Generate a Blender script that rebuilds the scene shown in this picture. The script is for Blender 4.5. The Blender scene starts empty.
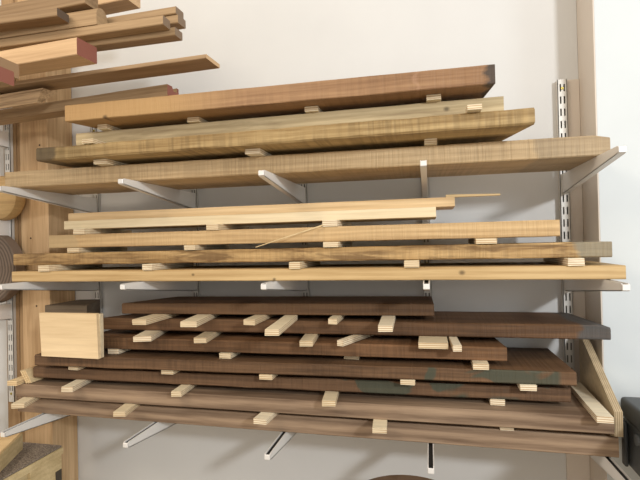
import bpy, bmesh, math, random
from mathutils import Vector, Matrix, noise
random.seed(7)
S=bpy.context.scene; COL=S.collection
def lin(c):
    c=c/255.
    return c/12.92 if c<=.04045 else ((c+.055)/1.055)**2.4
def rgb(c): return (lin(c[0]),lin(c[1]),lin(c[2]),1.)

# ---------------------------------------------------------------- materials
class NT:
    def __init__(s,name):
        s.m=bpy.data.materials.new(name); s.m.use_nodes=True; s.t=s.m.node_tree
        s.b=s.t.nodes['Principled BSDF']; s.co=s.t.nodes.new('ShaderNodeTexCoord')
    def n(s,k,**kw):
        n=s.t.nodes.new(k)
        for a,v in kw.items(): setattr(n,a,v)
        return n
    def l(s,a,b): s.t.links.new(a,b)
    def mapp(s,scale,loc=(0,0,0),rot=(0,0,0),src=None):
        m=s.n('ShaderNodeMapping'); s.l(src or s.co.outputs['Object'],m.inputs['Vector'])
        m.inputs['Scale'].default_value=scale; m.inputs['Location'].default_value=loc; m.inputs['Rotation'].default_value=rot
        return m.outputs[0]
    def noise(s,vec,scale=1,detail=4,rough=.55,dist=0):
        n=s.n('ShaderNodeTexNoise'); s.l(vec,n.inputs['Vector']); n.inputs['Scale'].default_value=scale
        n.inputs['Detail'].default_value=detail; n.inputs['Roughness'].default_value=rough; n.inputs['Distortion'].default_value=dist
        return n.outputs['Fac']
    def wave(s,vec,axis,scale,dist=0,detail=2,dscale=1):
        n=s.n('ShaderNodeTexWave',bands_direction=axis); s.l(vec,n.inputs['Vector']); n.inputs['Scale'].default_value=scale
        n.inputs['Distortion'].default_value=dist; n.inputs['Detail'].default_value=detail; n.inputs['Detail Scale'].default_value=dscale
        return n.outputs['Fac']
    def rng(s,v,a,b,c=0.,d=1.):
        n=s.n('ShaderNodeMapRange'); s.l(v,n.inputs[0])
        for i,x in enumerate((a,b,c,d)): n.inputs[i+1].default_value=x
        return n.outputs[0]
    def math(s,op,a,b=None):
        n=s.n('ShaderNodeMath',operation=op)
        for i,x in enumerate((a,b)):
            if x is None: continue
            if isinstance(x,(int,float)): n.inputs[i].default_value=x
            else: s.l(x,n.inputs[i])
        return n.outputs[0]
    def mix(s,fac,a,b,mode='MIX'):
        n=s.n('ShaderNodeMix',data_type='RGBA',blend_type=mode)
        for sock,x in ((n.inputs['Factor'],fac),(n.inputs['A'],a),(n.inputs['B'],b)):
            if isinstance(x,(int,float)): sock.default_value=x
            elif isinstance(x,tuple): sock.default_value=x
            else: s.l(x,sock)
        return n.outputs['Result']
    def bump(s,h,strength,dist=.001):
        n=s.n('ShaderNodeBump'); s.l(h,n.inputs['Height']); n.inputs['Strength'].default_value=strength; n.inputs['Distance'].default_value=dist
        s.l(n.outputs[0],s.b.inputs['Normal'])
    def done(s,col,rough=.6,metal=0.,spec=.3):
        if isinstance(col,tuple): s.b.inputs['Base Color'].default_value=col
        else: s.l(col,s.b.inputs['Base Color'])
        s.b.inputs['Roughness'].default_value=rough; s.b.inputs['Metallic'].default_value=metal
        s.b.inputs['Specular IOR Level'].default_value=spec
        return s.m

def wood(name,c1,c2,seed=0,fig=.5,saw=0.,sawscale=.005,slant=.3,blotch=None,ends=(),patches=None,knots=(),rough=.62,gscale=1.,endcol=None):
    """c1 light, c2 dark; ends: list of (x0,x1,colour) zones along the local length; knots: (x,z,r)"""
    t=NT(name); off=(seed*3.17,seed*1.31,seed*.77)
    fine=t.noise(t.mapp((7,160*gscale,240*gscale),off),1,5,.65)
    broad=t.noise(t.mapp((1.6,14*gscale,26*gscale),off),1,3,.5,.6)
    fl=t.wave(t.mapp((.9,6,9),off),'Z',2.2*gscale,5,3,1.2)
    f=t.math('ADD',t.math('MULTIPLY',t.rng(fine,.3,.7),.35),t.math('MULTIPLY',t.rng(broad,.3,.7),.65-fig*.3))
    f=t.math('ADD',f,t.math('MULTIPLY',fl,fig*.3))
    f=t.rng(f,.18,.82)
    col=t.mix(f,rgb(tuple(v*.93 for v in c2)),rgb(c1))
    h=fine
    if saw:
        sv=t.rng(t.noise(t.mapp((.55/sawscale,2,5),off,(0,slant,0)),1,2,.6,.25),.42,.60)
        am=t.noise(t.mapp((3,8,10),(seed,2,1)),1,3)
        k=t.math('MULTIPLY',t.math('MULTIPLY',sv,t.rng(am,.35,.6)),saw)
        col=t.mix(k,col,rgb(tuple(v*.62 for v in c2)))
        h=t.math('ADD',fine,t.math('MULTIPLY',sv,-1.5))
    if blotch:
        bc,amt,bs=blotch
        bn=t.noise(t.mapp((2.2*bs,14*bs,16*bs),(seed*2,5,1)),1,5,.6,.5)
        col=t.mix(t.math('MULTIPLY',t.rng(bn,.46,.60),amt),col,rgb(bc))
    sx=t.n('ShaderNodeSeparateXYZ'); t.l(t.co.outputs['Object'],sx.inputs[0]); X=sx.outputs[0]
    if patches:
        pc,x0,x1,th=patches
        pn=t.noise(t.mapp((7,3,9),(seed*4,1,3)),1,2,.4,.8)
        m=t.math('MULTIPLY',t.rng(pn,th,th+.03),t.math('MULTIPLY',t.rng(X,x0,x0+.01),t.rng(X,x1,x1+.01,1,0)))
        m=t.math('MULTIPLY',m,t.rng(sx.outputs[1],.004,.008,1,0))
        col=t.mix(t.math('MULTIPLY',m,.8),col,rgb(pc))
    for x0,x1,ec,amt,*sf in ends:
        sf=sf[0] if sf else .006
        en=t.math('ADD',X,t.math('MULTIPLY',t.math('SUBTRACT',t.noise(t.mapp((14,14,30),off),1,4),.5),.06))
        m=t.math('MULTIPLY',t.rng(en,x0-sf,x0+sf),t.rng(en,x1-sf,x1+sf,1,0))
        col=t.mix(t.math('MULTIPLY',m,amt),col,rgb(ec))
    for kx,kz,kr in knots:
        v=t.n('ShaderNodeVectorMath',operation='DISTANCE'); t.l(t.mapp((.8,.15,1),(-kx*.8,0,-kz)),v.inputs[0]); v.inputs[1].default_value=(0,0,0)
        col=t.mix(t.rng(v.outputs['Value'],kr*.3,kr,.75,0),col,rgb(tuple(v*.45 for v in c2)))
    if endcol:   # end grain: faces whose local normal points along the board
        g=t.n('ShaderNodeNewGeometry'); vt=t.n('ShaderNodeVectorTransform',vector_type='NORMAL',convert_from='WORLD',convert_to='OBJECT')
        t.l(g.outputs['True Normal'],vt.inputs[0]); s2=t.n('ShaderNodeSeparateXYZ'); t.l(vt.outputs[0],s2.inputs[0])
        col=t.mix(t.rng(t.math('ABSOLUTE',s2.outputs[0]),.6,.75),col,rgb(endcol))
    t.bump(h,.35 if saw else .18,.0012)
    return t.done(col,rough)

def ply(name,c,line,seed=0,axis=2,period=.005):
    t=NT(name)
    f=t.noise(t.mapp((6,70,70),(seed,seed*2,0)),1,4)
    face=t.mix(t.rng(f,.3,.7),rgb(tuple(v*.9 for v in c)),rgb(c))
    sx=t.n('ShaderNodeSeparateXYZ'); t.l(t.co.outputs['Object'],sx.inputs[0])
    g=t.n('ShaderNodeNewGeometry'); vt=t.n('ShaderNodeVectorTransform',vector_type='NORMAL',convert_from='WORLD',convert_to='OBJECT')
    t.l(g.outputs['True Normal'],vt.inputs[0]); s2=t.n('ShaderNodeSeparateXYZ'); t.l(vt.outputs[0],s2.inputs[0])
    edge=t.rng(t.math('ABSOLUTE',s2.outputs[axis]),.5,.6,1,0)
    ph=t.math('FRACT',t.math('DIVIDE',t.math('ADD',sx.outputs[axis],1.0+period*.5),period))
    ln=t.rng(t.math('ABSOLUTE',t.math('SUBTRACT',ph,.5)),.12,.22,1,0)
    col=t.mix(t.math('MULTIPLY',t.math('MULTIPLY',ln,edge),.8),face,rgb(line))
    t.bump(f,.1); return t.done(col,.55)

def plain(name,c,rough=.5,metal=0.,spec=.4,var=.06,scale=6,bump=.05,bs=80):
    t=NT(name); f=t.noise(t.mapp((scale,)*3),1,4)
    col=t.mix(t.rng(f,.3,.7),rgb(tuple(v*(1-var) for v in c)),rgb(c))
    t.bump(t.noise(t.mapp((bs,)*3),1,3),bump); return t.done(col,rough,metal,spec)

# ---------------------------------------------------------------- mesh helpers
def link(name,bm,mat,parent=None,loc=(0,0,0),rot=(0,0,0),smooth=False):
    bmesh.ops.recalc_face_normals(bm,faces=bm.faces)
    me=bpy.data.meshes.new(name); bm.to_mesh(me); bm.free()
    if smooth:
        for p in me.polygons: p.use_smooth=True
        me.set_sharp_from_angle(angle=math.radians(35))
    o=bpy.data.objects.new(name,me); COL.objects.link(o); me.materials.append(mat)
    o.location=loc; o.rotation_euler=rot
    if parent: o.parent=parent
    return o
def tag(o,label,cat,group=None):
    o['label']=label; o['category']=cat
    if group: o['group']=group
    return o
def struct(o): o['kind']='structure'; return o
def empty(name,loc,rz=0):
    o=bpy.data.objects.new(name,None); COL.objects.link(o); o.location=loc; o.rotation_euler=(0,0,rz); o.empty_display_size=.05
    return o
def box(bm,x0,x1,y0,y1,z0,z1,bev=0.,seg=1):
    b=bmesh.new(); bmesh.ops.create_cube(b,size=1)
    for v in b.verts: v.co=Vector(((x0+x1)/2+v.co.x*(x1-x0),(y0+y1)/2+v.co.y*(y1-y0),(z0+z1)/2+v.co.z*(z1-z0)))
    if bev: bmesh.ops.bevel(b,geom=b.edges[:],offset=bev,segments=seg,affect='EDGES',profile=.5)
    me=bpy.data.meshes.new('t'); b.to_mesh(me); b.free(); bm.from_mesh(me); bpy.data.meshes.remove(me)
    return bm
def cyl(bm,p0,p1,r0,r1=None,n=24,cap=True):
    r1=r0 if r1 is None else r1; p0=Vector(p0); p1=Vector(p1); d=(p1-p0).normalized()
    a=d.orthogonal().normalized(); b=d.cross(a)
    R=[[bm.verts.new(p+a*(r*math.cos(2*math.pi*k/n))+b*(r*math.sin(2*math.pi*k/n))) for k in range(n)] for p,r in ((p0,r0),(p1,r1))]
    for k in range(n): bm.faces.new((R[0][k],R[0][(k+1)%n],R[1][(k+1)%n],R[1][k]))
    if cap: bm.faces.new(R[0]); bm.faces.new(R[1][::-1])
    return bm
def lathe(bm,prof,n=48,c=(0,0,0)):
    rings=[]
    for r,z in prof: rings.append([bm.verts.new((c[0]+r*math.cos(2*math.pi*k/n),c[1]+r*math.sin(2*math.pi*k/n),c[2]+z)) for k in range(n)])
    for a,b in zip(rings,rings[1:]):
        for k in range(n): bm.faces.new((a[k],a[(k+1)%n],b[(k+1)%n],b[k]))
    bm.faces.new(rings[0]); bm.faces.new(rings[-1][::-1]); return bm
def prism(bm,poly,axis,a,b):
    """poly in the other two axes, extruded along axis from a to b"""
    def P(u,v,w): return {0:(w,u,v),1:(u,w,v),2:(u,v,w)}[axis]
    A=[bm.verts.new(P(u,v,a)) for u,v in poly]; Bv=[bm.verts.new(P(u,v,b)) for u,v in poly]; n=len(poly)
    for k in range(n): bm.faces.new((A[k],A[(k+1)%n],Bv[(k+1)%n],Bv[k]))
    bm.faces.new(A); bm.faces.new(Bv[::-1]); return bm
def board_bm(L,w,h,ch=.002,nx=48,rough=.0008,skL=0.,skR=0.,seed=0.,prof=None,lo=0.,bow=0.,roundR=0.):
    """plank: x 0..L, y 0 (front)..w, z 0..h; edges wander by `rough`; ends cut at a skew"""
    bm=bmesh.new()
    pr=prof or [(ch,0),(w-ch,0),(w,ch),(w,h-ch),(w-ch,h),(ch,h),(0,h-ch),(0,ch)]
    rings=[]
    for i in range(nx+1):
        t=i/nx; ring=[]
        for j,(y,z) in enumerate(pr):
            x=(skL*y)*(1-t)+(L+skR*y)*t
            q=Vector((x*9+seed*11,j//2*3.1,seed)); q2=Vector((x*45+seed*7,j//2*5.3,seed+9))
            dy=(noise.noise(q)*1.2+noise.noise(q2)*.6)*rough; dz=(noise.noise(q+Vector((0,0,7)))*.8+noise.noise(q2+Vector((0,0,5)))*.5)*rough
            if z<h*.5: dz=abs(dz)*.5
            else: dz=-abs(dz)
            if roundR and z>h*.5:
                d=L-x
                if d<roundR: dz-=roundR*(1-math.sqrt(max(0,1-(1-max(d,0)/roundR)**2)))*.7
            ring.append(bm.verts.new((x,y+dy,z+dz)))
        rings.append(ring)
    n=len(pr)
    for a,b in zip(rings,rings[1:]):
        for k in range(n): bm.faces.new((a[k],a[(k+1)%n],b[(k+1)%n],b[k]))
    bm.faces.new(rings[0]); bm.faces.new(rings[-1][::-1])
    return bm
def place_board(name,q,mat,label,cat='board',group=None,**kw):
    xl,yl,xr,yr,z0,z1,w=q
    L=math.hypot(xr-xl,yr-yl); a=math.atan2(yr-yl,xr-xl)
    o=link(name,board_bm(L,w,z1-z0,**kw),mat,None,(xl,yl,z0),(0,0,a))
    return tag(o,label,cat,group)

# measured sizes in metres: left x, front y, right x, front y, underside, top, width
BOARDS={
 'T1':(-1.256, -0.37, 0.418, -0.327, 1.693, 1.742, 0.24),
 'T2':(-1.09, -0.423, 0.236, -0.426, 1.756, 1.794, 0.24),
 'T3':(-1.039, -0.325, 0.187, -0.325, 1.807, 1.854, 0.2),
 'T4':(-1.009, -0.402, 0.161, -0.382, 1.868, 1.915, 0.2),
 'M1':(-1.268, -0.34, 0.435, -0.35, 1.404, 1.436, 0.25),
 'M2':(-1.303, -0.3, 0.415, -0.33, 1.454, 1.491, 0.22),
 'M3':(-1.166, -0.3, 0.312, -0.3, 1.506, 1.547, 0.2),
 'M4':(-1.136, -0.27, 0.02, -0.27, 1.565, 1.592, 0.15),
 'M5':(-1.128, -0.26, 0.069, -0.26, 1.592, 1.617, 0.13),
 'B1':(-1.325, -0.272, 0.429, -0.296, 0.974, 1.022, 0.142),
 'B2':(-1.291, -0.31, 0.413, -0.317, 1.037, 1.077, 0.25),
 'B3':(-1.244, -0.289, 0.333, -0.275, 1.093, 1.128, 0.25),
 'B4':(-1.203, -0.327, 0.339, -0.304, 1.143, 1.176, 0.27),
 'B5':(-1.054, -0.285, 0.186, -0.281, 1.192, 1.227, 0.22),
 'B6':(-1.03, -0.245, 0.438, -0.238, 1.243, 1.28, 0.22),
 'B7':(-0.941, -0.256, 0.009, -0.225, 1.296, 1.329, 0.19),
}
# spacers: board below, board above, centre x, front y, width, turn
STICKS=[
 ('B1', 'B2', -1.228, -0.366, 0.039, 16),
 ('B1', 'B2', -0.869, -0.376, 0.036, 10),
 ('B1', 'B2', -0.452, -0.361, 0.038, -4),
 ('B1', 'B2', -0.132, -0.368, 0.036, 4),
 ('B1', 'B2', 0.179, -0.296, 0.033, 0),
 ('B2', 'B3', -1.059, -0.357, 0.035, 10),
 ('B2', 'B3', -0.707, -0.345, 0.03, 5),
 ('B2', 'B3', -0.264, -0.353, 0.036, 6),
 ('B2', 'B3', 0.161, -0.276, 0.036, 0),
 ('B2', 'B3', 0.381, -0.36, 0.035, -2),
 ('B3', 'B4', -1.08, -0.307, 0.036, 0),
 ('B3', 'B4', -0.757, -0.308, 0.039, 0),
 ('B3', 'B4', -0.449, -0.317, 0.038, 0),
 ('B3', 'B4', -0.063, -0.306, 0.038, 0),
 ('B3', 'B4', 0.229, -0.31, 0.039, 0),
 ('B4', 'B5', -0.955, -0.284, 0.037, 0),
 ('B4', 'B5', -0.58, -0.293, 0.037, 0),
 ('B4', 'B5', -0.219, -0.25, 0.042, 0),
 ('B4', 'B5', 0.119, -0.314, 0.038, 0),
 ('B5', 'B6', -0.822, -0.331, 0.053, 14),
 ('B5', 'B6', -0.638, -0.33, 0.037, 8),
 ('B5', 'B6', -0.327, -0.333, 0.036, 6),
 ('B5', 'B6', -0.237, -0.319, 0.019, -21),
 ('B5', 'B6', 0.004, -0.322, 0.074, 0),
 ('B5', 'B6', 0.062, -0.344, 0.021, 3),
 ('B6', 'B7', -0.815, -0.355, 0.045, 0),
 ('B6', 'B7', -0.649, -0.373, 0.047, 8),
 ('B6', 'B7', -0.49, -0.327, 0.034, 0),
 ('B6', 'B7', -0.377, -0.464, 0.036, 5),
 ('B6', 'B7', -0.262, -0.291, 0.025, 0),
 ('B6', 'B7', -0.11, -0.386, 0.036, 2),
 ('T3', 'T4', -0.93, -0.347, 0.032, 0),
 ('T3', 'T4', -0.642, -0.338, 0.037, 0),
 ('T3', 'T4', -0.297, -0.338, 0.037, 0),
 ('T3', 'T4', 0.02, -0.343, 0.036, 0),
 ('T2', 'T3', -0.916, -0.427, 0.035, 0),
 ('T2', 'T3', 0.107, -0.444, 0.032, 0),
 ('T1', 'T2', -0.905, -0.39, 0.044, 0),
 ('T1', 'T2', -0.448, -0.383, 0.042, 0),
 ('T1', 'T2', 0.01, -0.355, 0.031, 0),
 ('M3', 'M4', -1.054, -0.304, 0.04, 0),
 ('M3', 'M4', -0.606, -0.304, 0.037, 0),
 ('M3', 'M4', -0.261, -0.304, 0.042, 0),
 ('M2', 'M3', -1.07, -0.31, 0.043, 0),
 ('M2', 'M3', -0.672, -0.317, 0.035, 0),
 ('M2', 'M3', -0.256, -0.324, 0.041, 0),
 ('M2', 'M3', 0.138, -0.331, 0.049, 0),
 ('M1', 'M2', -1.145, -0.347, 0.04, 0),
 ('M1', 'M2', -0.789, -0.349, 0.032, 0),
 ('M1', 'M2', -0.349, -0.351, 0.03, 0),
 ('M1', 'M2', -0.044, -0.353, 0.037, 0),
 ('M1', 'M2', 0.331, -0.355, 0.036, 0),
]
UB={
 'e':(-1.372, -0.276, -0.72, -0.339, 1.936, 1.969, 0.055),
 'f':(-1.277, -0.387, -1.081, -0.404, 1.936, 1.972, 0.05),
 'd':(-1.221, -0.414, -0.547, -0.44, 1.985, 1.996, 0.075),
 'a':(-1.123, -0.504, -0.867, -0.519, 2.0, 2.045, 0.07),
 'g1':(-1.18, -0.451, -0.662, -0.45, 2.083, 2.107, 0.035),
 'g2':(-0.891, -0.398, -0.651, -0.404, 2.132, 2.152, 0.04),
 'h':(-1.152, -0.507, -0.941, -0.501, 2.118, 2.14, 0.044),
 'i':(-1.193, -0.436, -0.898, -0.448, 2.172, 2.213, 0.05),
 'g3':(-1.168, -0.413, -0.65, -0.412, 2.07, 2.092, 0.04),
 'g4':(-0.887, -0.394, -0.647, -0.4, 2.108, 2.131, 0.04),
 'k':(-1.3, -0.452, -0.86, -0.452, 2.1075, 2.16, 0.05),
 'j':(-1.3, -0.33, -0.83, -0.36, 2.218, 2.253, 0.06),
 'b':(-1.464, -0.67, -0.964, -0.67, 1.919, 1.954, 0.07),
 'c':(-1.407, -0.74, -0.907, -0.74, 1.873, 1.906, 0.07),
}
UCROSS=[(1.9725,1.9845)]
# ---------------------------------------------------------------- the setting
WALL=plain('wall_paint_warm',(217,218,217),.85,0,.15,.03,2.5,.25,40)
WALLW=plain('wall_paint_white',(213,219,221),.85,0,.15,.03,3.,.3,30)
JAMB=plain('jamb_paint',(218,208,196),.75,0,.2,.05,3.,.2,50)
FLOORM=plain('concrete_floor',(178,162,140),.8,0,.2,.12,3.,.2,60)
bm=bmesh.new(); box(bm,-3.2,.4488,0,.1,0,3.0); struct(link('wall_back',bm,WALL))
bm=bmesh.new(); box(bm,.4532,2.6,-.137,.1,0,3.0); struct(link('wall_right',bm,WALLW))
bm=bmesh.new(); box(bm,.449,.453,-.1375,0,0,3.0,.0008); struct(link('trim_1',bm,JAMB))
bm=bmesh.new(); box(bm,-3.2,2.6,-4.2,.1,-.1,0); struct(link('floor',bm,FLOORM))

bm=bmesh.new(); box(bm,.386,.4485,-.0098,-.0002,.6,1.976,.001); struct(link('trim_2',bm,JAMB))
# timber studs of the left post
PINE=wood('pine_stud',(214,176,128),(184,138,88),3,.7,knots=())
def stud(x0,x1,y0,label,seed,knots=()):
    c=((212,182,142),(184,148,106)) if seed==5 else ((180,150,112),(150,118,82))
    m=wood('pine_stud_%d'%seed,c[0],c[1],seed,.35,knots=knots)
    # local x runs up the stud
    b=board_bm(2.9,x1-x0,-.002-y0,.002,60,.0006,seed=seed)
    o=link('timber_post',b,m)
    o.matrix_world=Matrix(((0,1,0,x0),(0,0,-1,-.002),(1,0,0,.0),(0,0,0,1)))@Matrix.Identity(4)
    return tag(o,label,'post','timber posts at the left of the rack')
stud(-1.448,-1.3285,-.127,'pale pine post left of the stacked boards, the broad one with nail holes',5,((1.36,.06,.02),(1.95,.03,.012)))
stud(-1.474,-1.449,-.115,'narrow darker pine batten between the slotted rail and the broad pine post',8)
stud(-1.530,-1.475,-.118,'pine batten hidden behind the far left slotted rail',11)
PB_=bpy.data.objects['timber_post']; nm=plain('nail_dark',(50,38,30),.5,.4)
for (x,z) in ((-1.405,1.545),(-1.405,1.385),(-1.36,1.88),(-1.385,1.30)):
    bm=bmesh.new(); cyl(bm,(x,-.1276,z),(x,-.129,z),.0028,n=10)
    nh=link('nail_head',bm,nm); nh.parent=PB_; nh.matrix_parent_inverse=PB_.matrix_world.inverted()

# ---------------------------------------------------------------- slotted rails and brackets
RAILM=plain('rail_white_enamel',(214,212,206),.4,.1,.5,.03,5,.02)
BRKM=plain('bracket_white_enamel',(232,230,226),.38,.1,.5,.02,5,.02)
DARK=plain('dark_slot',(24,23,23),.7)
SCREW=plain('zinc_yellow_screw',(196,178,96),.35,.8,.5)
def rail_bm(z0,z1,w=.026,d=.013,pitch=.0367,slot=.022,sw=.0042):
    bm=bmesh.new(); hw=w/2; cx=.0052
    box(bm,-hw,-cx-sw/2,-d,-d+.0018,z0,z1); box(bm,cx+sw/2,hw,-d,-d+.0018,z0,z1); box(bm,-cx+sw/2,cx-sw/2,-d,-d+.0018,z0,z1)
    z=z1-.014; 
    prev=z1
    while z>z0+.03:
        for s in (-1,1): box(bm,s*cx-sw/2,s*cx+sw/2,-d,-d+.0018,z,prev)
        prev=z-slot; z-=pitch
    for s in (-1,1): box(bm,s*cx-sw/2,s*cx+sw/2,-d,-d+.0018,z0,prev)
    box(bm,-hw,-hw+.0016,-d,0,z0,z1); box(bm,hw-.0016,hw,-d,0,z0,z1)
    return bm
def screw(parent,x,y,z):
    bm=bmesh.new(); cyl(bm,(x,y-.0016,z),(x,y,z),.0036,.0046,n=16); s=link('screw',bm,SCREW,parent)
    bm=bmesh.new(); cyl(bm,(x,y-.0019,z),(x,y-.0016,z),.0014,n=8); link('screw_recess',bm,DARK,s)
RZ=-.001
RX=[-1.224,-.8175,-.411,-.0085,.398]
rn=['leftmost of the five on the back wall','second from the left on the back wall','middle one of the five on the back wall','fourth from the left on the back wall','rightmost, its top end and yellow screw showing']
for i,x in enumerate(RX):
    r=empty('slotted_rail',(x,-.001 if i<4 else -.0102,.93)); tag(r,'white slotted shelf rail behind the boards, '+rn[i],'shelf rail','slotted rails on the back wall')
    link('channel',rail_bm(0,1.045),RAILM,r)
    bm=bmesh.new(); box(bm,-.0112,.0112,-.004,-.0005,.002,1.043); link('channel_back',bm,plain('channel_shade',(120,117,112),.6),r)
    for z in (1.018,.50,.115): screw(r,0,-.0131,z)
r=empty('slotted_rail',(-1.498,-.119,.95)); tag(r,'white slotted shelf rail on the post at the far left edge','shelf rail')
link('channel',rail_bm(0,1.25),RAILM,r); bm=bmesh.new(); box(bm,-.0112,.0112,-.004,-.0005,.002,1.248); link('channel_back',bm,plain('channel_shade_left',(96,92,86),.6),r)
for z in (.03,.6): screw(r,0,-.0131,z)

def make_bracket(x,y,z,label,group,L=.41,rz=0,h0=.058,h1=.017):
    b=empty('shelf_bracket',(x,y,z),rz); tag(b,label,'shelf bracket',group)
    hw=.0075
    for s,nm in ((-1,'side_plate'),(1,'side_plate')):
        bm=bmesh.new(); x0,x1=(s*hw,s*hw-s*.0022)
        pts=[(0,0),(-L+.007,0),(-L+.002,-.002),(-L,-.006),(-L+.001,-h1+.006),(-L+.004,-h1+.002),(-L+.010,-h1),(-.03,-h0+.001),(0,-h0)]
        prism(bm,pts,0,min(x0,x1),max(x0,x1)); link(nm,bm,BRKM,b)
    bm=bmesh.new()   # folded bottom and rounded nose
    top=[(-L+.0,-h1+.003),(-L+.008,-h1),(-.03,-h0+.001),(0,-h0)]
    pts=top+[(y_,z_+.0022) for y_,z_ in top[::-1]]
    prism(bm,pts,0,-hw,hw); box(bm,-hw,hw,-L-.0012,-L+.003,-h1+.002,-.002,.0012); link('bottom_fold',bm,BRKM,b)
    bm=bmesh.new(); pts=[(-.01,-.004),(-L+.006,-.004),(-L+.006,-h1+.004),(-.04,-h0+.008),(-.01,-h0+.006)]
    prism(bm,pts,0,-hw+.0024,hw-.0024); link('channel_shadow',bm,DARK,b)  # near-black solid painted as the shadow inside the open bracket channel
    return b
LV=[('T','upper',1.693),('M','middle',1.404),('B','bottom',.974)]
on=['leftmost','second from the left','middle','fourth from the left','rightmost']
for key,nm,z in LV:
    for i,x in enumerate(RX):
        make_bracket(x,-.0145 if i<4 else -.0237,z-.0006,'white metal bracket under the %s shelf of boards, %s of its five'%(nm,on[i]),'brackets under the %s shelf'%nm,
            L=.408+(.02 if i==4 else 0),rz=math.radians({('B',4):1.5}.get((key,i),0)))
make_bracket(-1.498,-.1325,1.935,'white metal bracket high on the far left rail under the mitred offcut','brackets on the far left rail',L=.36)
make_bracket(-1.498,-.1325,1.3098,'white metal bracket on the far left rail below the grey roll','brackets on the far left rail',L=.30)
make_bracket(-1.498,-.1325,1.610,'white metal bracket on the far left rail below the round tan blank','brackets on the far left rail',L=.30)

# ---------------------------------------------------------------- the stacked boards
OAK=dict(T1=((212,186,146),(184,156,116)),T2=((196,170,122),(150,122,78)),T3=((206,188,150),(178,158,120)),T4=((186,132,84),(156,100,60)),
 M1=((210,182,134),(184,150,100)),M2=((200,168,118),(158,124,78)),M3=((212,182,136),(186,152,106)),M4=((236,220,186),(222,202,160)),M5=((226,198,154),(204,172,126)),
 B1=((170,146,121),(120,98,79)),B2=((168,144,119),(118,96,77)),B3=((122,93,68),(88,65,46)),B4=((122,93,67),(88,65,45)),B5=((132,97,67),(94,68,45)),B6=((120,89,62),(86,62,42)),B7=((110,82,56),(82,59,39)))
def mat(k,seed,**kw): return wood('timber_'+k,OAK[k][0],OAK[k][1],seed,**kw)
def LEN(k): q=BOARDS[k]; return math.hypot(q[2]-q[0],q[3]-q[1])
def bd(k,name,m,label,group,**kw): return place_board(name,BOARDS[k],m,label,'board',group,**kw)
GT,GM,GB='boards on the upper shelf','boards on the middle shelf','boards on the bottom shelf'
L=LEN('T1'); bd('T1','oak_board',mat('T1',1,fig=.5,saw=.25,sawscale=.004,slant=.05,ends=((L-.16,L+.1,(120,112,100),.35),)),'long thick pale oak board lying directly on the upper brackets',GT,ch=.003,rough=.0016,seed=1,roundR=.010)
L=LEN('T2'); bd('T2','oak_board',mat('T2',2,fig=.4,saw=.42,sawscale=.008,slant=.6,ends=((-.1,.055,(86,76,62),.75),)),'rough-sawn oak board with diagonal saw marks and a weathered grey left end',GT,ch=.004,rough=.0035,seed=2,skR=-.28,skL=.1)
bd('T3','oak_board',mat('T3',3,fig=.9,blotch=((120,100,74),.4,1.5),knots=((1.09,.026,.008),)),'creamy oak board with a dark knot, second from the top on the upper shelf',GT,rough=.001,seed=3)
L=LEN('T4'); bd('T4','cherry_board',wood('timber_T4',(168,133,98),(142,106,76),4,saw=.18,sawscale=.007,slant=.5,fig=.5,ends=((-.2,.42,(182,148,100),.8,.12),(L-.022,L+.1,(58,56,54),.85),(L-.182,L-.179,(190,152,124),.6),),knots=((.13,.003,.008),)),'reddish brown board on top of the upper shelf, black sealed right end',GT,rough=.0012,seed=4,skR=-.12,skL=.35)
bd('M1','oak_board',mat('M1',5,fig=.7,knots=((1.345,.018,.008),(.62,.018,.005),(.86,.004,.005))),'smooth honey oak board lying directly on the middle brackets',GM,rough=.0008,seed=5)
L=LEN('M2'); bd('M2','oak_board',mat('M2',6,fig=.4,saw=.3,sawscale=.005,slant=.1,blotch=((96,70,42),.75,3.),ends=((L-.075,L+.1,(128,126,112),.75),)),'rough stained oak board with dark blotches and a grey-painted right end',GM,ch=.003,rough=.0026,seed=6)
bd('M3','oak_board',mat('M3',7,fig=.8,saw=.12,sawscale=.004,slant=.1,ends=((-.1,.1,(178,156,118),.6),)),'straight golden oak board, third from the bottom of the middle shelf',GM,rough=.0012,seed=7)
bd('M4','pine_board',mat('M4',8,fig=.3,rough=.5),'pale cream planed board, lower of the two whitish ones on the middle shelf',GM,ch=.001,rough=.0002,seed=8)
bd('M5','pine_board',mat('M5',9,fig=.6,rough=.5),'pale planed board topmost on the middle shelf, carrying a thin strip',GM,ch=.001,rough=.0002,seed=9)
bd('B1','walnut_board',mat('B1',10,fig=1.2,gscale=.55),'long planed walnut board lying directly on the bottom brackets',GB,rough=.0006,seed=10)
bd('B2','walnut_board',mat('B2',11,fig=1.2,gscale=.55),'planed walnut board with flowing grain, second from the bottom of the rack',GB,rough=.0006,seed=11)
GR=(66,74,62)
bd('B3','walnut_board',mat('B3',12,saw=.2,sawscale=.005,slant=.05,patches=(GR,1.0,1.52,.44)),'dark walnut board with large green paint patches, third from the bottom of the rack',GB,ch=.003,rough=.0022,seed=12)
bd('B4','walnut_board',mat('B4',13,saw=.3,sawscale=.005,slant=.05,patches=(GR,1.0,1.5,.53)),'dark rough walnut board carrying the plywood box, green near its right end',GB,ch=.003,rough=.002,seed=13)
bd('B5','walnut_board',mat('B5',14,saw=.35,sawscale=.005,slant=.02),'shorter dark walnut board carrying the widest spacer, fifth from the bottom of the rack',GB,ch=.002,rough=.001,seed=14,skR=-.1)
L=LEN('B6'); bd('B6','walnut_board',mat('B6',15,saw=.12,sawscale=.004,ends=((L-.075,L+.1,(74,80,82),.7),)),'long dark walnut board with grey-painted right end, under the topmost short one',GB,ch=.003,rough=.001,seed=15,skR=-.2,skL=.55,roundR=.012)
bd('B7','walnut_board',mat('B7',16,saw=.1,sawscale=.004),'short dark walnut board topmost on the bottom shelf',GB,ch=.002,rough=.0006,seed=16,skL=.5)

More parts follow.
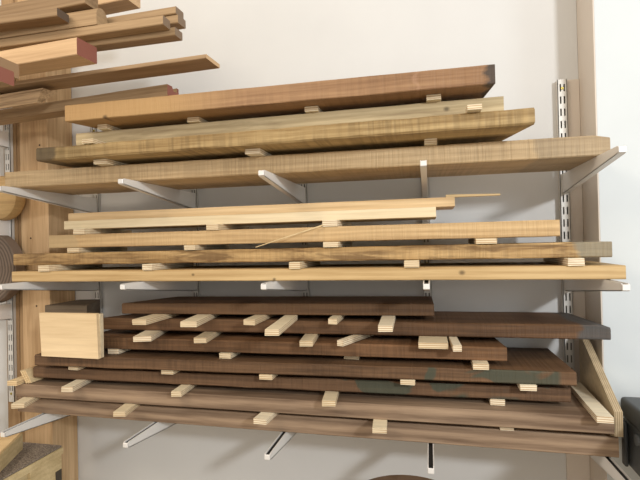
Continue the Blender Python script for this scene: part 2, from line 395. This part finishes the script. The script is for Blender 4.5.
# spacer sticks between the boards
PLY=[ply('spacer_plywood_%d'%i,c,(170,124,74),i,2,.0052) for i,c in enumerate(((236,222,190),(228,212,178),(242,230,202)))]
GAPN={('T1','T2'):'above the lowest upper-shelf board',('T2','T3'):'on the rough diagonal-sawn board',('T3','T4'):'under the reddish top board',
('M1','M2'):'above the lowest middle-shelf board',('M2','M3'):'on the blotchy middle-shelf board',('M3','M4'):'under the two cream boards',
('B1','B2'):'between the two lowest walnut boards',('B2','B3'):'on the second walnut board from the bottom',('B3','B4'):'on the third walnut board from the bottom',
('B4','B5'):'on the fourth walnut board from the bottom',('B5','B6'):'on the fifth walnut board from the bottom',('B6','B7'):'under the topmost short walnut board'}
ORD=['leftmost','second from the left','third from the left','fourth from the left','fifth from the left','sixth from the left','seventh from the left']
from collections import defaultdict
byg=defaultdict(list)
for s in STICKS: byg[(s[0],s[1])].append(s)
for g,lst in byg.items():
    lst.sort(key=lambda s:s[2])
    for i,(lo,up,x,y,w,yaw) in enumerate(lst):
        z0=BOARDS[lo][5]; z1=BOARDS[up][4]
        which='rightmost' if i==len(lst)-1 else ORD[i]
        Ln=.24 if not(lo=='B2' and i==len(lst)-1) else .27
        Ln=min(Ln,-y-.05)
        bm=bmesh.new(); box(bm,-w/2,w/2,0,Ln,.0002,z1-z0-.0004,.0008)
        for v in bm.verts:
            if v.co.y<.01: v.co.y+=random.uniform(-.0012,.0012)+v.co.x*random.uniform(-.05,.05)
        o=link('spacer_stick',bm,PLY[random.randrange(3)],None,(x,y,z0),(0,0,math.radians(yaw)))
        tag(o,'plywood spacer %s, %s'%(GAPN[g],which),'spacer','spacer sticks '+GAPN[g])

# thin strip and sliver
b=BOARDS['M5']; STR=wood('strip_wood',(228,206,162),(208,180,132),21)
bm=board_bm(.138,.012,.0075,.0008,24,.0003,seed=3)
for v in bm.verts:
    k=max(0,(v.co.x-.03)/.125); v.co.z=.0004+v.co.z*(1-.45*k)
tag(link('wood_strip',bm,STR,None,(.047,-.248,b[5]-.0002),(0,0,.02)),'thin tapered wooden strip poking out past the right end of the top cream board','strip')
bm=bmesh.new(); cyl(bm,(-.453,-.362,1.4955),(-.281,-.306,1.5505),.0012,.0022,n=6); tag(link('wood_sliver',bm,STR),'thin pale splinter slanting across the front of the golden oak board','splinter')

# plywood box standing at the left on the walnut stack
z0=BOARDS['B4'][5]
pb=empty('plywood_box',(-1.152,-.352,z0),math.radians(1)); tag(pb,'small pale plywood box end standing upright on the dark walnut boards at left','box')
PB=wood('birch_ply_face',(238,214,174),(226,198,154),31,fig=.5,gscale=.5)
bm=bmesh.new(); prism(bm,[(0,.004),(-.006,.135),(.192,.134),(.196,.0005)],1,0,.012); link('front_panel',bm,PB,pb)
bm=bmesh.new(); prism(bm,[(.0125,.0005),(.0125,.131),(.026,.131),(.026,.0005)],0,.186,.1955); link('end_panel',bm,ply('box_edge_ply',(236,222,190),(180,150,110),4,1,.006),pb)
bm=bmesh.new(); box(bm,-.004,.006,.0125,.026,.0005,.13); link('end_panel',bm,PB,pb)
bm=bmesh.new(); box(bm,.0065,.1855,.0125,.020,.0005,.108); link('back_panel',bm,PB,pb)
L_=BOARDS['B5'][5]
bm=bmesh.new(); prism(bm,[(0,0),(.155,0),(.073,.165),(0.0,.155)],2,0,.097)
tag(link('dark_offcut',bm,wood('dark_offcut_wood',(112,98,80),(92,78,62),33),None,(-1.20,-.285,BOARDS['B5'][5]+.0003)),'dark grey-brown offcut lying behind the small plywood box','offcut')

# plywood strips leaning at the left end of the bottom shelf
zb=BOARDS['B2'][5]
PL2=ply('strip_ply_a',(236,212,168),(168,124,76),6,2,.005)
bm=bmesh.new(); box(bm,0,.034,0,.24,.0003,.015,.0008)
tag(link('spacer_stick',bm,PL2,None,(-1.302,-.332,zb),(0,0,math.radians(4))),'plywood spacer lying flat at the far left end of the walnut stack','spacer','loose spacers at the left end of the walnut stack')
for i,(x,lab) in enumerate(((-1.2575,'leftmost'),(-1.2522,'middle'),(-1.2469,'rightmost'))):
    bm=bmesh.new(); box(bm,0,.0042,0,.13,0,.046-.001*i,.0004)
    m=ply('strip_ply_b%d'%i,(230,206,162),(168,124,76),7+i,0,.003)
    tag(link('spacer_stick',bm,m,None,(x,-.305+i*.003,zb+.0004),(0,math.radians(-30),0)),'thin plywood spacer leaning at the left end of the walnut stack, %s of three'%lab,'spacer','loose spacers at the left end of the walnut stack')

# tapered plywood board on edge at the right end
bm=bmesh.new(); prism(bm,[(-.312,1.0305),(-.313,1.089),(-.055,1.232),(-.055,1.0235),(-.29,1.0235)],0,.4155,.4335)
tag(link('plywood_offcut',bm,ply('edge_ply',(196,178,146),(128,104,74),12,0,.0045)),'tapered plywood offcut standing on edge against the right side wall','offcut')

# ---------------------------------------------------------------- timbers stacked at upper left
RED=(138,86,72)
def ub(name,q,c,label,seed,end=None,**kw):
    m=wood('upper_timber_%d'%seed,c[0],c[1],seed,fig=.5,endcol=end)
    return place_board(name,q,m,label,'timber','timbers stacked at upper left',**kw)
def ext(x0,y0,x1,y1,xl):   # extend the left end to x = xl
    return (xl,y0+(y1-y0)*(xl-x0)/(x1-x0),x1,y1)
TAN=((180,152,116),(152,124,90)); LT=((218,186,146),(196,162,122)); BR=((156,130,98),(130,104,74))
for nm,q in UB.items(): pass
def U(k,xl=-1.95): return ext(*UB[k][:4],xl)+tuple(UB[k][4:])
ub('timber_batten',U('e'),TAN,'long tan batten just above the reddish board, red right end',41,end=RED,
   prof=[(.001,0),(.055,0),(.055,.034),(.046,.034),(.046,.02),(.03,.02),(.024,.033),(.001,.033)])
m_=wood('upper_timber_42',LT[0],BR[1],42,fig=.5)
o=place_board('timber_offcut',U('f'),m_,'tan offcut with a mitred pointed end at the left edge','timber','timbers stacked at upper left',prof=[(.012,0),(.02,0),(.05,.036),(0,.036),(0,.027)])
for v in o.data.vertices:
    v.co.x-=(.036-v.co.z)*.9*max(0,(v.co.x-.2)/.6)
ub('timber_moulding',U('d'),((176,148,114),(150,122,90)),'long thin moulding with a pale chipped edge and square end',43,end=(196,164,124),ch=.0012,rough=.0006)
ub('timber_beam',U('a'),LT,'thick square timber with a bright face and red painted end',44,end=RED,rough=.0003)
ub('timber_beam',U('b'),TAN,'timber with a grey-brown end cut off by the left edge',45,end=(150,122,92),rough=.0003)
ub('timber_beam',U('c'),TAN,'timber with a dull red end in the lower left corner of the upper stack',46,end=RED,rough=.0003)
GE=(128,108,88)
ub('timber_batten',U('g1'),TAN,'front batten of the grey-ended bundle at upper left',47,end=GE,rough=.0003)
ub('timber_batten',U('g2'),TAN,'topmost rear batten of the grey-ended bundle at upper left',48,end=GE,rough=.0003)
ub('timber_batten',U('g3'),TAN,'lowest batten of the grey-ended bundle at upper left',49,end=GE,rough=.0003)
ub('timber_batten',U('g4'),TAN,'middle rear batten of the grey-ended bundle at upper left',50,end=GE,rough=.0003)
ub('timber_batten',U('h'),BR,'short brown batten with a dark grey end at the top left',51,end=(92,78,66),rough=.0003)
ub('timber_beam',U('i'),BR,'wide brown timber running along the top left corner',52,rough=.0003)
ub('timber_batten',U('j'),LT,'light orange batten cut by the top edge of the photo',53,rough=.0003)
w,h=.05,.052
pr=[(0,0),(w,0)]+[(w-.006-(w-.006)*.5*(1-math.cos(a))+.006*math.cos(a)*0,h*.55+h*.45*math.sin(a)) for a in [math.pi*k/8 for k in range(9)]]
q=U('k'); ub('timber_moulding',q,TAN,'round-topped moulding with a curved end above the grey-ended bundle',54,prof=pr,rough=.0003)
# crosswise spacers carrying the upper timbers outside the frame
for i,(z0,z1) in enumerate(UCROSS):
    bm=bmesh.new(); box(bm,-1.62,-1.58,-.44,-.22,z0,z1,.001)
    tag(link('spacer_stick',bm,PL2),'plywood spacer under the thin moulding, beyond the left edge','spacer','spacers in the upper left stack')

bm=bmesh.new(); box(bm,-1.62,-1.57,-.545,-.457,2.0455,2.1175,.001)
tag(link('wood_block',bm,PL2),'small plywood block under the short dark-ended batten, beyond the left edge','block')
# ---------------------------------------------------------------- left edge: roll and round blank
def rings_mat(name,c1,c2,per,r=.5):
    t=NT(name); sx=t.n('ShaderNodeSeparateXYZ'); t.l(t.co.outputs['Object'],sx.inputs[0])
    rr=t.math('SQRT',t.math('ADD',t.math('POWER',sx.outputs[0],2.),t.math('POWER',sx.outputs[2],2.)))
    n_=t.noise(t.mapp((20,20,20)),1,3); rr=t.math('ADD',rr,t.math('MULTIPLY',n_,per*.8))
    s=t.math('SINE',t.math('MULTIPLY',rr,6.2832/per)); f=t.rng(s,-1,1)
    return t.done(t.mix(f,rgb(c2),rgb(c1)),.8)
bm=bmesh.new(); n=64; prof=[(.02,-.0),(.126,-.0),(.130,.004),(.130,.043),(.126,.047),(.02,.047)]
ringsv=[[bm.verts.new((r_*math.cos(2*math.pi*k/n),y_,r_*math.sin(2*math.pi*k/n))) for k in range(n)] for r_,y_ in prof]
for a,b_ in zip(ringsv,ringsv[1:]+ringsv[:1]):
    for k in range(n): bm.faces.new((a[k],a[(k+1)%n],b_[(k+1)%n],b_[k]))
tag(link('abrasive_roll',bm,rings_mat('roll_rings',(128,112,98),(92,80,70),.012),None,(-1.547,-.1845,1.4405),smooth=True),'grey-brown coiled roll at the left edge between the middle brackets','roll')
bm=bmesh.new(); prof=[(.001,0),(.066,.0),(.076,.006),(.080,.02),(.080,.036),(.076,.047),(.001,.047)]
ringsv=[[bm.verts.new((r_*math.cos(2*math.pi*k/n),y_,r_*math.sin(2*math.pi*k/n))) for k in range(n)] for r_,y_ in prof]
for a,b_ in zip(ringsv,ringsv[1:]):
    for k in range(n): bm.faces.new((a[k],a[(k+1)%n],b_[(k+1)%n],b_[k]))
bm.faces.new(ringsv[0]); bm.faces.new(ringsv[-1])
tag(link('turning_blank',bm,wood('blank_wood',(204,174,124),(182,150,104),61),None,(-1.490,-.186,1.6905),smooth=True),'round tan wooden blank at the left edge under the upper bracket','blank')

# ---------------------------------------------------------------- lower left: cabinet and plywood box on it
cab=empty('workshop_cabinet',(-1.22,-.20,0)); tag(cab,'pale wooden cabinet with a grey gritty top at the bottom left corner','cabinet')
CW=wood('cabinet_ply',(206,188,148),(188,168,126),71)
CW2=wood('cabinet_batten',(214,194,150),(196,172,126),72)
bm=bmesh.new(); box(bm,-.58,-.012,-.55,-.0,.05,.812); link('carcass',bm,CW,cab)
bm=bmesh.new(); box(bm,-.585,.0,-.56,.004,.813,.835,.001); link('worktop',bm,CW2,cab)
def grit():
    t=NT('gritty_top'); v=t.n('ShaderNodeTexNoise'); t.l(t.mapp((1,1,1)),v.inputs['Vector']); v.inputs['Scale'].default_value=260
    c=t.mix(t.rng(v.outputs['Fac'],.35,.65),rgb((96,86,76)),rgb((160,148,134))); t.bump(v.outputs['Fac'],.6,.002); return t.done(c,.9)
bm=bmesh.new(); box(bm,-.58,-.004,-.555,.001,.8352,.841,.0008); link('gritty_top',bm,grit(),cab)
for y0,y1 in ((-.13,-.002),(-.555,-.46)):
    bm=bmesh.new(); box(bm,-.0118,-.003,y0,y1,.05,.8128); link('side_batten',bm,CW2,cab)
bm=bmesh.new(); cyl(bm,(-.0118,-.30,.765),(-.0085,-.30,.765),.03,n=28); link('finger_hole',bm,DARK,cab)
bm=bmesh.new(); box(bm,-.0028,-.0008,-.03,-.004,.66,.765,.0006); hg=link('hinge_plate',bm,plain('hinge_metal',(92,84,74),.4,.8),cab)
bm=bmesh.new(); box(bm,-.575,-.02,-.54,-.01,0,.0498); link('plinth',bm,CW,cab)
bx=empty('plywood_tray',(-1.33,-.25,.8416),math.radians(25)); tag(bx,'open bright plywood box resting on the gritty cabinet top, bottom left corner','box')
BX=wood('tray_ply',(236,206,156),(222,188,134),73)
bm=bmesh.new(); box(bm,-.2,0,-.30,0,.0505,.0605,.001); link('lid',bm,BX,bx)
bm=bmesh.new(); box(bm,-.012,0,-.30,0,0,.05,.0008); link('side_panel',bm,CW2,bx)
bm=bmesh.new(); box(bm,-.2,-.0125,-.012,0,0,.05,.0008); link('side_panel',bm,CW2,bx)
bm=bmesh.new(); box(bm,-.2,-.0125,-.30,-.288,0,.05,.0008); link('side_panel',bm,CW2,bx)
bm=bmesh.new(); box(bm,-.2,-.188,-.2875,-.0125,0,.05,.0008); link('side_panel',bm,CW2,bx)

# ---------------------------------------------------------------- stool at bottom centre
st=empty('round_stool',(-.065,-.405,0)); tag(st,'round dark brown stool seat just showing at the bottom edge','stool')
SW=wood('stool_wood',(104,84,66),(78,60,46),81)
bm=bmesh.new(); lathe(bm,[(.13,.838),(.15,.842),(.157,.853),(.155,.866),(.148,.871),(.140,.869),(.125,.864),(.02,.861)]); link('seat',bm,SW,st,smooth=True)
for k in range(4):
    a=math.pi/4+k*math.pi/2; bm=bmesh.new(); cyl(bm,(.09*math.cos(a),.09*math.sin(a),.8375),(.15*math.cos(a),.15*math.sin(a),0),.016,.012,n=16); link('leg',bm,SW,st,smooth=True)
for k in range(4):
    a=math.pi/4+k*math.pi/2; b_=a+math.pi/2; r_=.128; bm=bmesh.new(); cyl(bm,(r_*math.cos(a),r_*math.sin(a),.3),(r_*math.cos(b_),r_*math.sin(b_),.3),.008,n=12); link('stretcher',bm,SW,st,smooth=True)

# ---------------------------------------------------------------- black tool case at right and its stand
BK=plain('black_plastic',(72,76,79),.42,0,.45,.15,8,.12,160)
BK2=plain('grey_plastic',(104,107,109),.5,0,.4,.1,8,.1,120)
tc=empty('tool_case',(.468,-.205,.932)); tag(tc,'black plastic tool case at the right edge beside the walnut boards','tool case')
bm=bmesh.new(); box(bm,0,.36,-.52,0,0,.112,.008,3); link('case_body',bm,BK,tc,smooth=True)
bm=bmesh.new(); box(bm,-.003,.363,-.523,.003,.1125,.163,.010,3); link('lid',bm,BK,tc,smooth=True)
for y in (-.03,-.49):
    bm=bmesh.new(); box(bm,-.009,-.0005,y-.011,y+.011,-.0,.110,.003,2); link('corner_rib',bm,BK,tc,smooth=True)
bm=bmesh.new(); cyl(bm,(-.004,-.095,.088),(-.0,-.095,.088),.013,n=28); link('side_boss',bm,BK2,tc)
bm=bmesh.new(); box(bm,.02,.05,-.02,.0055,.118,.158,.002); link('hinge',bm,BK2,tc)
sd=empty('side_cabinet',(.60,-.70,0)); tag(sd,'plain low wooden cabinet carrying the black tool case, beyond the right edge','cabinet')
bm=bmesh.new(); box(bm,0,.6,0,.5,.04,.905); link('carcass',bm,CW,sd)
bm=bmesh.new(); box(bm,-.01,.61,-.01,.51,.9055,.9315,.002); link('worktop',bm,CW2,sd)
bm=bmesh.new(); box(bm,.02,.58,.02,.48,0,.0395); link('plinth',bm,CW,sd)

# ---------------------------------------------------------------- light
def area(name,loc,target,size,energy,color):
    l=bpy.data.lights.new(name,'AREA'); l.shape='RECTANGLE'; l.size,l.size_y=size; l.energy=energy; l.color=color
    o=bpy.data.objects.new(name,l); COL.objects.link(o); o.location=loc
    d=Vector(target)-Vector(loc); o.rotation_euler=d.to_track_quat('-Z','Y').to_euler(); return o
area('workshop_window_light',(1.5,-2.6,2.3),(0,0,1.5),(.26,.2),41,(.96,.98,1))
area('ceiling_lamp_left',(-1.5,-1.9,2.9),(-.6,0,1.5),(.9,.5),19,(1,.85,.66))
area('daylight_right',(3.2,-2.2,1.9),(.8,-.1,1.5),(.8,1.4),26,(.80,.92,1))
w=bpy.data.worlds.new('World'); S.world=w; w.use_nodes=True
w.node_tree.nodes['Background'].inputs[0].default_value=(1,.90,.79,1); w.node_tree.nodes['Background'].inputs[1].default_value=.88

# ---------------------------------------------------------------- camera
cd=bpy.data.cameras.new('Camera'); cam=bpy.data.objects.new('Camera',cd); COL.objects.link(cam); S.camera=cam
cd.sensor_width=36; cd.lens=470/640*36; cd.clip_start=.02
TH,RO,PT=math.radians(13.05),math.radians(1.3),math.radians(.5)
fw=Vector((-math.sin(TH)*math.cos(PT),math.cos(TH)*math.cos(PT),math.sin(PT))); r0=Vector((math.cos(TH),math.sin(TH),0)); u0=r0.cross(fw)
r=r0*math.cos(RO)-u0*math.sin(RO); u=u0*math.cos(RO)+r0*math.sin(RO)
cam.matrix_world=Matrix(((r.x,u.x,-fw.x,0),(r.y,u.y,-fw.y,-1.55),(r.z,u.z,-fw.z,1.5),(0,0,0,1)))
S.view_settings.view_transform='Standard'; S.view_settings.look='None'; S.view_settings.gamma=1; S.view_settings.use_curve_mapping=False
S.view_settings.exposure=0.0
